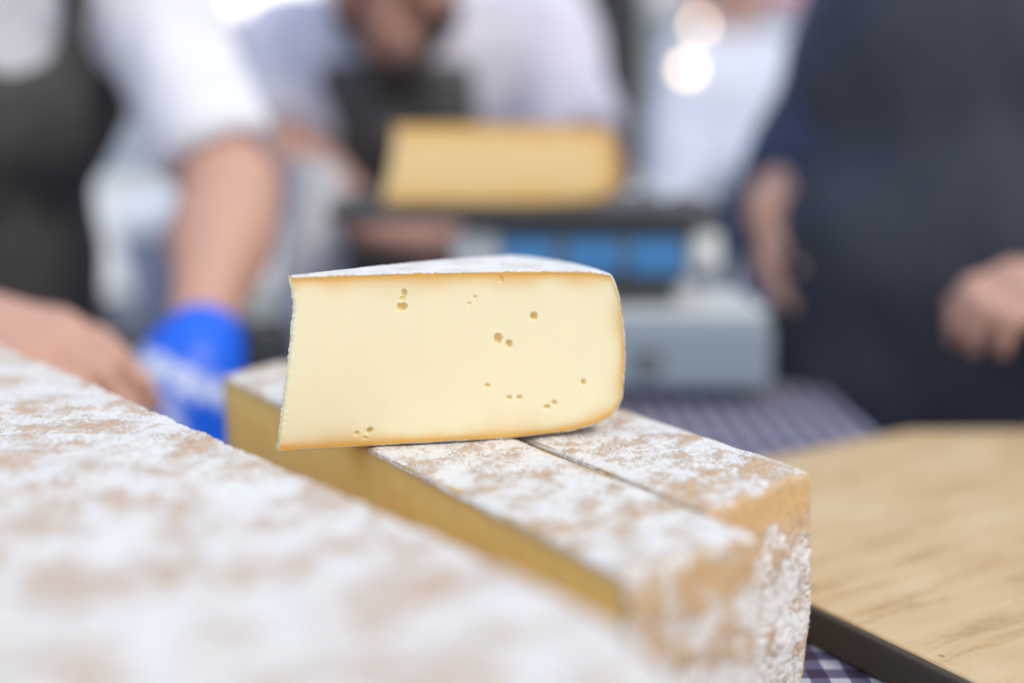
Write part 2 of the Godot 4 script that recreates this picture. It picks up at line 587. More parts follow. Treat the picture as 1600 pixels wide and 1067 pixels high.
func nets(mb: MB, bones: Array, k: float, h: float, cuts: Array = [], planes: Array = [], paint = null) -> void:
	var lo := Vector3.INF
	var hi := -Vector3.INF
	for b in bones:
		var r: float = maxf(b[2], b[3]) + 3.0 * h
		for q in [b[0], b[1]]:
			lo = lo.min(q - Vector3.ONE * r)
			hi = hi.max(q + Vector3.ONE * r)
	var nx := int((hi.x - lo.x) / h) + 2
	var ny := int((hi.y - lo.y) / h) + 2
	var nz := int((hi.z - lo.z) / h) + 2
	var f := PackedFloat32Array()
	f.resize(nx * ny * nz)
	for b in bones:
		var a: Vector3 = b[0]
		var ab: Vector3 = b[1] - a
		var l2 := maxf(ab.length_squared(), 1e-9)
		var dir := ab.normalized()
		var ra: float = b[2]
		var rb: float = b[3]
		var flat: bool = b.size() > 4 and b[4] > 0
		var pad := maxf(ra, rb) + 3.0 / k + h
		var blo: Vector3 = (a.min(b[1]) - Vector3.ONE * pad - lo) / h
		var bhi: Vector3 = (a.max(b[1]) + Vector3.ONE * pad - lo) / h
		for z in range(maxi(0, int(blo.z)), mini(nz, int(bhi.z) + 1)):
			for y in range(maxi(0, int(blo.y)), mini(ny, int(bhi.y) + 1)):
				var row := (z * ny + y) * nx
				for x in range(maxi(0, int(blo.x)), mini(nx, int(bhi.x) + 1)):
					var p := lo + Vector3(x, y, z) * h
					var t := clampf((p - a).dot(ab) / l2, 0.0, 1.0)
					var d := p.distance_to(a + ab * t) - lerpf(ra, rb, t)
					if flat: d = maxf(d, (p - a - ab).dot(dir))
					if d * k < 5.0: f[row + x] += exp(-k * d)
	for i in f.size():
		f[i] = -log(f[i]) / k if f[i] > 0.0 else 1.0
	if cuts.size() + planes.size() > 0:
		for z in nz:
			for y in ny:
				for x in nx:
					var i := (z * ny + y) * nx + x
					if f[i] > 2.0 * h: continue
					var p := lo + Vector3(x, y, z) * h
					var d := f[i]
					for c in cuts:
						d = maxf(d, -capsule(p, c[0], c[1] - c[0], maxf(1e-9, (c[1] - c[0]).length_squared()), c[2], c[3]))
					for pl in planes: d = maxf(d, p.dot(pl[0]) - pl[1])
					f[i] = d
	var at := PackedInt32Array()
	at.resize(f.size())
	at.fill(-1)
	var sy := nx
	var sz := nx * ny
	var offs := [0, 1, sy, sy + 1, sz, sz + 1, sz + sy, sz + sy + 1]
	for z in nz - 1:
		for y in ny - 1:
			for x in nx - 1:
				var i := z * sz + y * sy + x
				var m := 0
				if f[i] < 0.0: m += 1
				if f[i + 1] < 0.0: m += 1
				if f[i + sy] < 0.0: m += 1
				if f[i + sy + 1] < 0.0: m += 1
				if f[i + sz] < 0.0: m += 1
				if f[i + sz + 1] < 0.0: m += 1
				if f[i + sz + sy] < 0.0: m += 1
				if f[i + sz + sy + 1] < 0.0: m += 1
				if m == 0 or m == 8: continue
				var sum := Vector3.ZERO
				var n := 0
				for e in [[0, 1], [2, 3], [4, 5], [6, 7], [0, 2], [1, 3], [4, 6], [5, 7], [0, 4], [1, 5], [2, 6], [3, 7]]:
					var fa := f[i + offs[e[0]]]
					var fb := f[i + offs[e[1]]]
					if (fa < 0.0) == (fb < 0.0): continue
					var t := fa / (fa - fb)
					var c0: int = e[0]
					var c1: int = e[1]
					sum += Vector3(c0 & 1, (c0 >> 1) & 1, c0 >> 2).lerp(Vector3(c1 & 1, (c1 >> 1) & 1, c1 >> 2), t)
					n += 1
				var P := lo + (Vector3(x, y, z) + sum / n) * h
				at[i] = mb.add(P, Vector2.ZERO, paint.call(P) if paint != null else Color.WHITE)
	for z in range(1, nz - 1):
		for y in range(1, ny - 1):
			for x in range(1, nx - 1):
				var i := z * sz + y * sy + x
				var neg := f[i] < 0.0
				if neg != (f[i + 1] < 0.0):
					_face(mb, at[i], at[i - sy], at[i - sy - sz], at[i - sz], neg)
				if neg != (f[i + sy] < 0.0):
					_face(mb, at[i], at[i - sz], at[i - sz - 1], at[i - 1], neg)
				if neg != (f[i + sz] < 0.0):
					_face(mb, at[i], at[i - 1], at[i - 1 - sy], at[i - sy], neg)


func _face(mb: MB, a: int, b: int, c: int, d: int, out: bool) -> void:
	if a < 0 or b < 0 or c < 0 or d < 0: return
	if out: mb.quad(a, b, c, d)
	else: mb.quad(a, d, c, b)


# Bones of a hand: palm from the wrist along dir, back of the hand towards up; side +1 puts the thumb on dir x up's side.
func hand_bones(wrist: Vector3, dir: Vector3, up: Vector3, side: float, curl: float, grow := 1.0, size := 1.0) -> Array:
	var d := dir.normalized()
	var s := d.cross(up).normalized() * side
	var u := s.cross(d).normalized()
	if u.dot(up) < 0.0: u = -u
	var b := []
	for k in 4:
		var w := (0.030 - 0.020 * k)
		var knuckle := wrist + d * (0.092 - 0.004 * absf(k - 1.0)) + s * w + u * 0.006
		b.append([wrist + s * w * 0.55, knuckle, 0.017 * grow, 0.0125 * grow])
		var lens: Array = [[0.042, 0.025, 0.020], [0.046, 0.029, 0.021], [0.043, 0.027, 0.020], [0.034, 0.020, 0.018]][k]
		var ang := curl * 0.5
		var at := knuckle
		for q in 3:
			var r: float = [0.0092, 0.0083, 0.0074][q] * grow * (0.9 if k == 3 else 1.0)
			var way := d * cos(ang) - u * sin(ang) + s * (0.10 - 0.07 * k) * 0.6
			var nxt: Vector3 = at + way.normalized() * float(lens[q])
			b.append([at, nxt, r * 1.08, r])
			at = nxt
			ang += curl * (1.0 if q == 0 else 0.75)
	var th := wrist + d * 0.022 + s * 0.024 - u * 0.004
	var t1 := th + (d * 0.7 + s * 0.62 - u * 0.25).normalized() * 0.044
	var t2 := t1 + (d * 0.9 + s * 0.25 - u * 0.3).normalized() * 0.033
	var t3 := t2 + (d * 0.95 - s * 0.1 - u * 0.3).normalized() * 0.026
	b.append([th, t1, 0.016 * grow, 0.0125 * grow])
	b.append([t1, t2, 0.0118 * grow, 0.0105 * grow])
	b.append([t2, t3, 0.0105 * grow, 0.0085 * grow])
	if size != 1.0:
		for q in b.size(): b[q] = [wrist + (b[q][0] - wrist) * size, wrist + (b[q][1] - wrist) * size, b[q][2] * size, b[q][3] * size]
	return b


func head_bones(c: Vector3, face: Vector3) -> Array:
	var f := face.normalized()
	var s := f.cross(Vector3.UP).normalized()
	var u := s.cross(f).normalized()
	var b := []
	b.append([c + u * 0.035 - f * 0.025, c + u * 0.035 + f * 0.02, 0.078, 0.074])
	b.append([c - u * 0.02, c - u * 0.075 + f * 0.055, 0.064, 0.036])
	b.append([c - u * 0.10 + f * 0.066 - s * 0.012, c - u * 0.10 + f * 0.066 + s * 0.012, 0.018, 0.018])
	b.append([c + u * 0.012 + f * 0.088, c - u * 0.030 + f * 0.108, 0.009, 0.013])
	b.append([c - u * 0.060 + f * 0.086 - s * 0.016, c - u * 0.060 + f * 0.086 + s * 0.016, 0.009, 0.009])
	b.append([c + u * 0.024 + f * 0.086 - s * 0.042, c + u * 0.024 + f * 0.086 + s * 0.042, 0.010, 0.010])
	for k in [-1.0, 1.0]:
		b.append([c + s * k * 0.050 - u * 0.018 + f * 0.062, c + s * k * 0.054 - u * 0.022 + f * 0.050, 0.020, 0.022])
		b.append([c + s * k * 0.078 + u * 0.018 - f * 0.004, c + s * k * 0.076 - u * 0.026 + f * 0.002, 0.013, 0.008])
	return b


# J: joints in world space. Returns the figure's root, with body, clothing, hair and eyes as children.
func person(label: String, J: Dictionary, skin: Color, shirt: Color, trousers: Color, hair_color: Color, sleeve: float, h: float) -> Node3D:
	var foot: Vector3 = J.pelvis
	var root := thing("person", label, "person", Vector3(foot.x, 0.0, foot.z), 0.0)
	var o := root.position
	var g := func(n: String) -> Vector3: return J[n] - o
	var neck: Vector3 = g.call("neck")
	var chest: Vector3 = g.call("chest")
	var belly: Vector3 = g.call("belly")
	var pelvis: Vector3 = g.call("pelvis")
	var head: Vector3 = g.call("head")
	var sl: Vector3 = g.call("shoulder_l")
	var sr: Vector3 = g.call("shoulder_r")
	var across := (sr - sl).normalized()
	var w: float = J.get("wide", 1.0)
	var torso := [
		[chest - across * 0.085 * w, chest + across * 0.085 * w, 0.105 * w, 0.105 * w],
		[chest.lerp(neck, 0.55) - across * 0.07 * w, chest.lerp(neck, 0.55) + across * 0.07 * w, 0.085, 0.085],
		[belly - across * 0.075 * w, belly + across * 0.075 * w, 0.108 * w, 0.108 * w],
		[pelvis - across * 0.08 * w, pelvis + across * 0.08 * w, 0.112 * w, 0.112 * w],
		[chest, belly, 0.12 * w, 0.12 * w], [belly, pelvis, 0.12 * w, 0.12 * w],
		[sl, chest.lerp(neck, 0.7), 0.062, 0.075], [sr, chest.lerp(neck, 0.7), 0.062, 0.075],
	]
	var body := torso.duplicate()
	for b in body.size(): body[b] = [body[b][0], body[b][1], body[b][2] - 0.012, body[b][3] - 0.012]
	body.append([chest.lerp(neck, 0.75), neck.lerp(head, 0.6), 0.062, 0.052])
	var hands := []
	for side in ["l", "r"]:
		var s0: Vector3 = g.call("shoulder_" + side)
		var e0: Vector3 = g.call("elbow_" + side)
		var w0: Vector3 = g.call("wrist_" + side)
		var arm: float = J.get("arm", 1.0)
		body.append([s0, e0, 0.050 * arm, 0.042 * arm])
		body.append([e0, e0.lerp(w0, 0.3), 0.042 * arm, 0.044 * arm])
		body.append([e0.lerp(w0, 0.3), w0, 0.044 * arm, 0.029 * arm])
		hands.append(hand_bones(w0, J["hand_" + side][0], J["hand_" + side][1], J["hand_" + side][2], J["hand_" + side][3], 1.0, J.get("hand_size", 1.0)))
	var mb := MB.new()
	var beard: bool = J.has("beard")
	var hf: Vector3 = J.face.normalized()
	nets(mb, body, 60.0, h)
	nets(mb, head_bones(head, hf) + [[neck, head - hf * 0.02, 0.054, 0.050]], 110.0, maxf(0.006, h * 0.5))
	for hb in hands: nets(mb, hb, 450.0, 0.0036 if h < 0.016 else 0.006)
	part("body", mb, mat(skin, 0.55), root)
	# hair as a close cap over the skull, open at the face
	var hs := hf.cross(Vector3.UP).normalized()
	var hu := hs.cross(hf).normalized()
	var hm := MB.new()
	nets(hm, [[head + hu * 0.042 - hf * 0.030, head + hu * 0.045 + hf * 0.012, 0.086, 0.080], [head - hu * 0.01 - hf * 0.045, head - hu * 0.04 - hf * 0.04, 0.064, 0.05]], 90.0, 0.008, [], [[(hf - hu * 0.9).normalized(), (head + hf * 0.030 + hu * 0.02).dot((hf - hu * 0.9).normalized())]])
	part("hair", hm, mat(hair_color, 0.6), root)
	if beard:
		var bm := MB.new()
		nets(bm, [[head - hu * 0.05 + hf * 0.02 - hs * 0.05, head - hu * 0.095 + hf * 0.060, 0.034, 0.030], [head - hu * 0.05 + hf * 0.02 + hs * 0.05, head - hu * 0.095 + hf * 0.060, 0.034, 0.030], [head - hu * 0.10 + hf * 0.06, head - hu * 0.125 + hf * 0.058, 0.032, 0.024]], 110.0, 0.006, [[head - hu * 0.058 + hf * 0.12, head - hu * 0.058 + hf * 0.06, 0.022, 0.016]])
		part("beard", bm, mat(hair_color, 0.7), root)
	for k in [-1.0, 1.0]:
		var em := MB.new()
		var ec: Vector3 = head + hs * k * 0.032 + hu * 0.006 + hf * 0.074
		em.lathe([[0.0, 0.003], [0.2, 0.009], [0.5, 0.012], [0.8, 0.009], [1.0, 0.003]], ec - hf * 0.011, ec + hf * 0.011, 12)
		part("eye", em, mat(Color(0.30, 0.28, 0.26), 0.2), root)
	# shirt with sleeves cut square
	var sb := []
	for b in torso.size():
		if b != 3: sb.append([torso[b][0], torso[b][1], torso[b][2] + 0.006, torso[b][3] + 0.006])
	for side in ["l", "r"]:
		var s0: Vector3 = g.call("shoulder_" + side)
		var e0: Vector3 = g.call("elbow_" + side)
		var fl: float = J.get("flare", 0.018)
		sb.append([s0, s0.lerp(e0, sleeve), J.get("sleeve_r", 0.066), 0.048 + fl, 1])
		if J.has("long"):
			var w0: Vector3 = g.call("wrist_" + side)
			sb.append([e0, e0.lerp(w0, J.long), 0.050 + fl, 0.036 + fl, 1])
	var sm := MB.new()
	nets(sm, sb, 55.0, h)
	crumple(sm, 0.009, foot.x * 10.0)
	var fm := mat(shirt, 0.9)
	part("shirt", sm, fm, root)
	var tb := [[pelvis - across * 0.07, pelvis + across * 0.07, 0.132 * w, 0.132 * w], [pelvis, belly.lerp(pelvis, 0.4), 0.135 * w, 0.133 * w]]
	for k in [-1.0, 1.0]:
		var hip: Vector3 = pelvis + across * k * 0.09 - Vector3(0, 0.06, 0)
		var knee := Vector3(hip.x + k * 0.01, 0.50, hip.z + 0.02)
		var ank := Vector3(hip.x + k * 0.015, 0.09, hip.z - 0.03)
		tb.append([hip, knee, 0.088, 0.066]); tb.append([knee, ank, 0.066, 0.056, 1])
	var tm := MB.new()
	nets(tm, tb, 50.0, 0.02)
	part("trousers", tm, mat(trousers, 0.9), root)
	for k in [-1.0, 1.0]:
		var hip: Vector3 = pelvis + across * k * 0.105
		var hm2 := MB.new()
		nets(hm2, [[Vector3(hip.x, 0.052, hip.z - 0.04), Vector3(hip.x + k * 0.01, 0.042, hip.z + 0.15), 0.050, 0.040], [Vector3(hip.x, 0.06, hip.z - 0.03), Vector3(hip.x, 0.11, hip.z - 0.03), 0.046, 0.044]], 60.0, 0.016, [], [[Vector3.DOWN, -0.004]])
		part("shoe", hm2, mat(Color(0.05, 0.045, 0.04), 0.6), root)
	return root


# soft folds: moves a garment's surface along its normals, longest along y
func crumple(mb: MB, amp: float, seed_: float) -> void:
	var nr := PackedVector3Array()
	nr.resize(mb.v.size())
	for k in range(0, mb.idx.size(), 3):
		var a := mb.idx[k]
		var b := mb.idx[k + 1]
		var c := mb.idx[k + 2]
		var n := (mb.v[c] - mb.v[a]).cross(mb.v[b] - mb.v[a])
		nr[a] += n; nr[b] += n; nr[c] += n
	for k in mb.v.size():
		var p := mb.v[k]
		var f := noise_a.get_noise_3d(p.x * 11.0 + p.y * 4.0, p.y * 4.5 + seed_, p.z * 11.0)
		f += 0.5 * noise_a.get_noise_3d(p.x * 24.0 - p.y * 10.0, p.y * 9.0 + seed_, p.z * 24.0)
		mb.v[k] = p + nr[k].normalized() * amp * f


func apron(root: Node3D, J: Dictionary, color: Color, cuts: Array, planes: Array, grow: float, skirt: float) -> void:
	grow += 0.004
	var o := root.position
	var g := func(n: String) -> Vector3: return J[n] - o
	var w: float = J.get("wide", 1.0)
	var across: Vector3 = (J.shoulder_r - J.shoulder_l).normalized()
	var chest: Vector3 = g.call("chest")
	var neck: Vector3 = g.call("neck")
	var belly: Vector3 = g.call("belly")
	var pelvis: Vector3 = g.call("pelvis")
	var low := Vector3(pelvis.x, skirt, pelvis.z + 0.03)
	var b := [
		[chest - across * 0.085 * w, chest + across * 0.085 * w, 0.105 * w + grow, 0.105 * w + grow],
		[chest.lerp(neck, 0.55) - across * 0.07 * w, chest.lerp(neck, 0.55) + across * 0.07 * w, 0.085 + grow, 0.085 + grow],
		[chest, belly, 0.12 * w + grow, 0.12 * w + grow], [belly, pelvis, 0.12 * w + grow, 0.128 * w + grow],
		[belly - across * 0.075 * w, belly + across * 0.075 * w, 0.108 * w + grow, 0.108 * w + grow],
		[pelvis - across * 0.08 * w, pelvis + across * 0.08 * w, 0.124 * w + grow, 0.124 * w + grow],
		[pelvis - across * 0.08 * w, low - across * 0.09 * w, 0.124 * w + grow, 0.12 * w + grow, 1],
		[pelvis + across * 0.08 * w, low + across * 0.09 * w, 0.124 * w + grow, 0.12 * w + grow, 1],
		[g.call("shoulder_l"), chest.lerp(neck, 0.7), 0.060 + grow, 0.075 + grow], [g.call("shoulder_r"), chest.lerp(neck, 0.7), 0.060 + grow, 0.075 + grow],
	]
	var oc := []
	for c in cuts: oc.append([c[0] - o, c[1] - o, c[2], c[3]])
	var op := []
	for p in planes: op.append([p[0], p[1] - o.dot(p[0])])
	var mb := MB.new()
	nets(mb, b, 50.0, 0.013, oc, op)
	crumple(mb, 0.007, o.x * 10.0)
	part("apron", mb, mat(color, 0.85), root)


# ---------------------------------------------------------------- the place
func _ready() -> void:
	noise_a.seed = 11
	noise_a.frequency = 1.0
	noise_a.fractal_octaves = 2
	noise_b.seed = 23
	noise_b.frequency = 1.0
	noise_b.fractal_octaves = 2

	# --- camera
	var cam := Camera3D.new()
	cam.name = "camera"
	var lens := CameraAttributesPhysical.new()
	lens.frustum_focal_length = 40.49
	lens.frustum_focus_distance = 0.516
	lens.exposure_aperture = 1.52
	lens.frustum_near = 0.02
	lens.frustum_far = 400.0
	cam.attributes = lens
	cam.fov = 33.018
	cam.near = 0.02
	cam.far = 400.0
	add_child(cam)
	cam.position = Vector3(0, 1.2025, 0)
	cam.rotation_degrees = Vector3(-10.4966, 0, 0)
	cam.current = true

	# --- bright overcast sky, soft sun from the right
	var sky := ProceduralSkyMaterial.new()
	sky.sky_top_color = Color(0.80, 0.885, 1.0)
	sky.sky_horizon_color = Color(0.93, 0.95, 0.99)
	sky.sky_curve = 0.25
	sky.ground_bottom_color = Color(0.55, 0.55, 0.56)
	sky.ground_horizon_color = Color(0.70, 0.71, 0.72)
	sky.sun_angle_max = 1.0
	sky.sky_energy_multiplier = 1.0
	var env := Environment.new()
	env.background_mode = Environment.BG_SKY
	env.sky = Sky.new()
	env.sky.sky_material = sky
	env.tonemap_mode = Environment.TONE_MAPPER_LINEAR
	env.tonemap_exposure = 1.26
	env.sdfgi_enabled = true
	env.ssao_enabled = true
	env.ssil_enabled = true
	var we := WorldEnvironment.new()
	we.name = "environment"
	we.environment = env
	add_child(we)
	var sun := DirectionalLight3D.new()
	sun.name = "sun"
	sun.light_energy = 0.5
	sun.light_angular_distance = 18.0
	sun.light_color = Color(1.0, 0.945, 0.85)
	sun.shadow_enabled = true
	add_child(sun)
	sun.look_at_from_position(Vector3(0.75, 1.0, 0.62), Vector3.ZERO)

	build_ground()
	build_tables()
	build_cheeses()
	build_board()
	build_scale()
	build_people()
	build_background()


func build_ground() -> void:
	var g := MB.new()
	for j in 2:
		for i in 2: g.add(Vector3(-150.0 + 300.0 * i, 0.0, -200.0 + 220.0 * j))
	g.sheet(0, 2, 2, false)
	var gm := StandardMaterial3D.new()
	var nt := NoiseTexture2D.new()
	var n := FastNoiseLite.new()
	n.seed = 5
	n.frequency = 0.02
	nt.noise = n
	nt.width = 512
	nt.height = 512
	nt.seamless = true
	var ramp := Gradient.new()
	ramp.set_color(0, Color(0.60, 0.60, 0.60))
	ramp.set_color(1, Color(0.74, 0.73, 0.71))
	nt.color_ramp = ramp
	gm.albedo_texture = nt
	gm.uv1_triplanar = true
	gm.uv1_world_triplanar = true
	gm.uv1_scale = Vector3(0.4, 0.4, 0.4)
	gm.roughness = 0.9
	setting("ground", g, gm)


func gingham() -> StandardMaterial3D:
	# woven check: white and mauve-blue squares, a mid tone where stripes cross
	var n := 128
	var im := Image.create(n, n, false, Image.FORMAT_RGB8)
	var fine := noise_bytes(n, n, 71, 0.3)
	for y in n:
		for x in n:
			var a := (x * 2 / n) % 2
			var b := (y * 2 / n) % 2
			var c := Color(0.84, 0.84, 0.90)
			if a + b == 1: c = Color(0.44, 0.42, 0.56)
			elif a + b == 2: c = Color(0.27, 0.21, 0.33)
			var th := 0.80 + 0.06 * ((x + y) % 2) + 0.05 * (fine[y * n + x] / 255.0 - 0.5)
			im.set_pixel(x, y, Color(c.r * th, c.g * th, c.b * th))
	var m := StandardMaterial3D.new()
	m.albedo_texture = ImageTexture.create_from_image(im)
	m.uv1_triplanar = true
	m.uv1_world_triplanar = true
	m.uv1_triplanar_sharpness = 8.0
	m.uv1_scale = Vector3(54.0, 54.0, 54.0)
	m.roughness = 0.95
	return m


func cloth_over(mb: MB, x0: float, x1: float, z0: float, z1: float, y: float, drop: float) -> void:
	# a cloth sheet over a rectangular top, hanging on the -z, +z and x sides with soft folds
	var e := 0.006
	var nx := 60
	var path := [Vector2(z0 - e, y - drop), Vector2(z0 - e, y - 0.01), Vector2(z0 - e + 0.006, y), Vector2(lerpf(z0, z1, 0.33), y), Vector2(lerpf(z0, z1, 0.66), y), Vector2(z1 + e - 0.006, y), Vector2(z1 + e, y - 0.01), Vector2(z1 + e, y - drop)]
	for j in path.size():
		for i in nx + 1:
			var x := lerpf(x0 - e, x1 + e, float(i) / nx)
			var p: Vector2 = path[j]
			var hang := 1.0 if p.y < y - 0.05 else 0.0
			var s := -1.0 if j == 0 else 1.0
			mb.add(Vector3(x, p.y, p.x + s * hang * (0.008 + 0.008 * sin(x * 34.0 + j))))
	mb.sheet(0, nx + 1, path.size(), false)
	for s in 2:
		var b := mb.v.size()
		var x := x1 + e if s == 1 else x0 - e
		for j in 3:
			for i in 31:
				var z := lerpf(z0 - e, z1 + e, i / 30.0)
				var yy: float = [y, y - 0.01, y - drop][j]
				var k := 0.0 if j < 2 else 0.008 + 0.008 * sin(z * 31.0)
				mb.add(Vector3(x + (k if s == 1 else -k), yy, z))
		mb.sheet(b, 31, 3, s == 1)


func table(label: String, cloth_label: String, x0: float, x1: float, z0: float, z1: float, top_m: Material, cloth: Material, y: float) -> void:
	var t := thing("trestle_table", label, "table", Vector3((x0 + x1) / 2, 0, (z0 + z1) / 2))
	var o := t.position
	var top := MB.new()
	top.box(Vector3(x0, y - 0.032, z0) - o, Vector3(x1, y - 0.003, z1) - o, 0.003)
	part("table_top", top, top_m, t)
	for sx in [x0 + 0.06, x1 - 0.06]:
		for sz in [z0 + 0.06, z1 - 0.06]:
			var lg := MB.new()
			lg.box(Vector3(sx - 0.025, 0.0, sz - 0.025) - o, Vector3(sx + 0.025, y - 0.032, sz + 0.025) - o, 0.004)
			part("leg", lg, top_m, t)
	if cloth:
		var cb := MB.new()
		cloth_over(cb, x0, x1, z0, z1, y, 0.32)
		var c := part(numbered("tablecloth"), cb, cloth, self)
		tag(c, cloth_label, "tablecloth")


func build_tables() -> void:
	var wood := mat(Color(0.20, 0.14, 0.09), 0.7)
	var cl := gingham()
	table("long trestle table under the cheeses and the wooden board", "mauve and white checked cloth under the cheese slabs and wooden board", -1.15, 1.15, -0.90, 0.12, wood, cl, TABLE)
	table("small trestle table carrying the grey price scale", "mauve checked cloth under the grey price scale", -0.33, 0.30, -1.36, -0.918, wood, cl, TABLE)
	table("dark back table behind the vendors carrying the white tub", "", -1.3, -0.18, -2.15, -1.66, mat(Color(0.09, 0.095, 0.105), 0.6), null, 0.90)


func build_cheeses() -> void:
	var body := Color(0.88, 0.79, 0.545)
	var rim := Color(0.80, 0.40, 0.085)
	var wedge_rind := rind_material(rind_maps(512, 512, 0.00065, 301, 1.0), 0.03)
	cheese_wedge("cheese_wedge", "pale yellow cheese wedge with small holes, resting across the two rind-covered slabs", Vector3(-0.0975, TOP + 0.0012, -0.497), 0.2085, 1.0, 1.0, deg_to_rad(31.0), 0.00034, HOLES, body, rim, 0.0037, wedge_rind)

	# rubbed skin along the near top edge, as the photograph shows; x runs up the near end (0 to 0.11) and on along the top
	var rub_a := func(x: float, y: float) -> float:
		return 0.62 * exp(-pow((x - 0.099) / 0.010, 2.0)) + 0.22 * exp(-pow((x - 0.070) / 0.03, 2.0)) + 0.22 * exp(-pow((x - 0.150) / 0.02, 2.0))
	var rub_b := func(x: float, y: float) -> float:
		return 1.35 * exp(-pow((x - 0.100) / 0.008, 2.0)) + 0.36 * exp(-pow((x - 0.128) / 0.014, 2.0)) + 0.28 * exp(-pow((x - 0.080) / 0.010, 2.0))
	var ra := rind_material(rind_maps(2048, 512, 0.40 / 2048.0, 401, 0.46, rub_a), 0.09)
	var rb := rind_material(rind_maps(2048, 512, 0.40 / 2048.0, 505, 0.42, rub_b), 0.09)
	var slab_body := Color(0.95, 0.665, 0.25)
	var slab_rim := Color(0.50, 0.33, 0.16)
	var O := Vector3(0.0373, TABLE + 0.0015, -0.3526)
	cheese_slab("cheese_slab", "long cheese slab with golden cut side, nearest the big half wheel", O, 0.5884, 0.0640, 0.380, 0.1085, 0.0, 0.005, -0.005, 0.02, 0.002, slab_body, slab_rim, ra, "long cheese slabs side by side")
	cheese_slab("cheese_slab", "long cheese slab under the wedge's right end, beside the wooden board", O, 0.5884, 0.0725, 0.30, 0.1085, 0.0, 0.018, 0.0, 0.01, 0.0045, slab_body, slab_rim, rb, "long cheese slabs side by side")
	var B: Node3D = get_node("cheese_slab_001")
	B.position = O + Vector3(0.832, 0, -0.555) * 0.0662 + Vector3(-0.555, 0, -0.832) * 0.0317
	B.rotation.y -= 0.026

	var rc := rind_material(rind_maps(1024, 1024, 0.40 / 1024.0, 611, 0.40, null, 0.040), 0.12)
	var pts := [Vector2(-0.4185, -0.8141), Vector2(-0.3137, -0.6937), Vector2(-0.2051, -0.5713), Vector2(-0.1270, -0.4812), Vector2(-0.0442, -0.3827), Vector2(0.0180, -0.3045), Vector2(0.0372, -0.2621), Vector2(0.0377, -0.2161), Vector2(0.0000, -0.1519), Vector2(-0.0828, -0.1012), Vector2(-0.2024, -0.0828), Vector2(-0.3312, -0.1196), Vector2(-0.4416, -0.2208), Vector2(-0.5152, -0.3680), Vector2(-0.5381, -0.5336), Vector2(-0.5152, -0.6900), Vector2(-0.4692, -0.7957)]
	cheese_half("cheese_wheel_half", "large half wheel of white-moulded cheese filling the near left corner", pts, 0.1186, 5, rc, slab_body, slab_rim)


func build_board() -> void:
	# local x along the grain (towards the far right), z towards the camera side
	var t := thing("cutting_board", "light wooden cutting board with dark edge on the checked cloth", "board", Vector3(0.046, TABLE + 0.0015, -0.717), 0.5306)
	var w := 1024
	var h := 512
	var im := Image.create(w, h, false, Image.FORMAT_RGB8)
	var streak := FastNoiseLite.new()
	streak.seed = 91
	streak.frequency = 1.0
	streak.fractal_octaves = 4
	for y in h:
		for x in w:
			var fx := x * 0.0007
			var fy := y * 0.0012
			var s := streak.get_noise_2d(fx * 6.0, fy * 60.0)
			var bl := streak.get_noise_2d(fx * 9.0 + 40.0, fy * 12.0)
			var f := streak.get_noise_2d(fx * 60.0, fy * 900.0)
			var c := Color(0.785, 0.655, 0.480).lerp(Color(0.840, 0.740, 0.590), clampf(0.5 + 0.6 * s + 0.7 * bl, 0.0, 1.0))
			c = c.darkened(clampf(0.06 * f + 0.07 * smoothstep(0.20, 0.60, -s + 0.3 * f), 0.0, 0.4))
			var kn := streak.get_noise_2d(fx * 38.0 + 9.0, fy * 38.0)
			c = c.lerp(Color(0.45, 0.36, 0.28), 0.6 * smoothstep(0.60, 0.68, kn))
			im.set_pixel(x, y, c)
	var m := StandardMaterial3D.new()
	m.albedo_texture = ImageTexture.create_from_image(im)
	m.roughness = 0.55
	var plan := [Vector2(0.046, -0.717), Vector2(0.312, -0.874), Vector2(0.74, -0.874), Vector2(0.92, -0.55), Vector2(0.42, -0.078)]
	var loc: Array[Vector2] = []
	for p in plan:
		var q: Vector3 = t.transform.affine_inverse() * Vector3(p.x, t.position.y, p.y)
		loc.append(Vector2(q.x, q.z))
	var top := board_prism(loc, 0.0, 0.0140, 0.0187)
	part("board_face", top, m, t)
	var ed := MB.new()
	ed = board_prism(loc, 0.004, 0.0, 0.0175)
	part("edge_band", ed, mat(Color(0.055, 0.042, 0.034), 0.7), t)


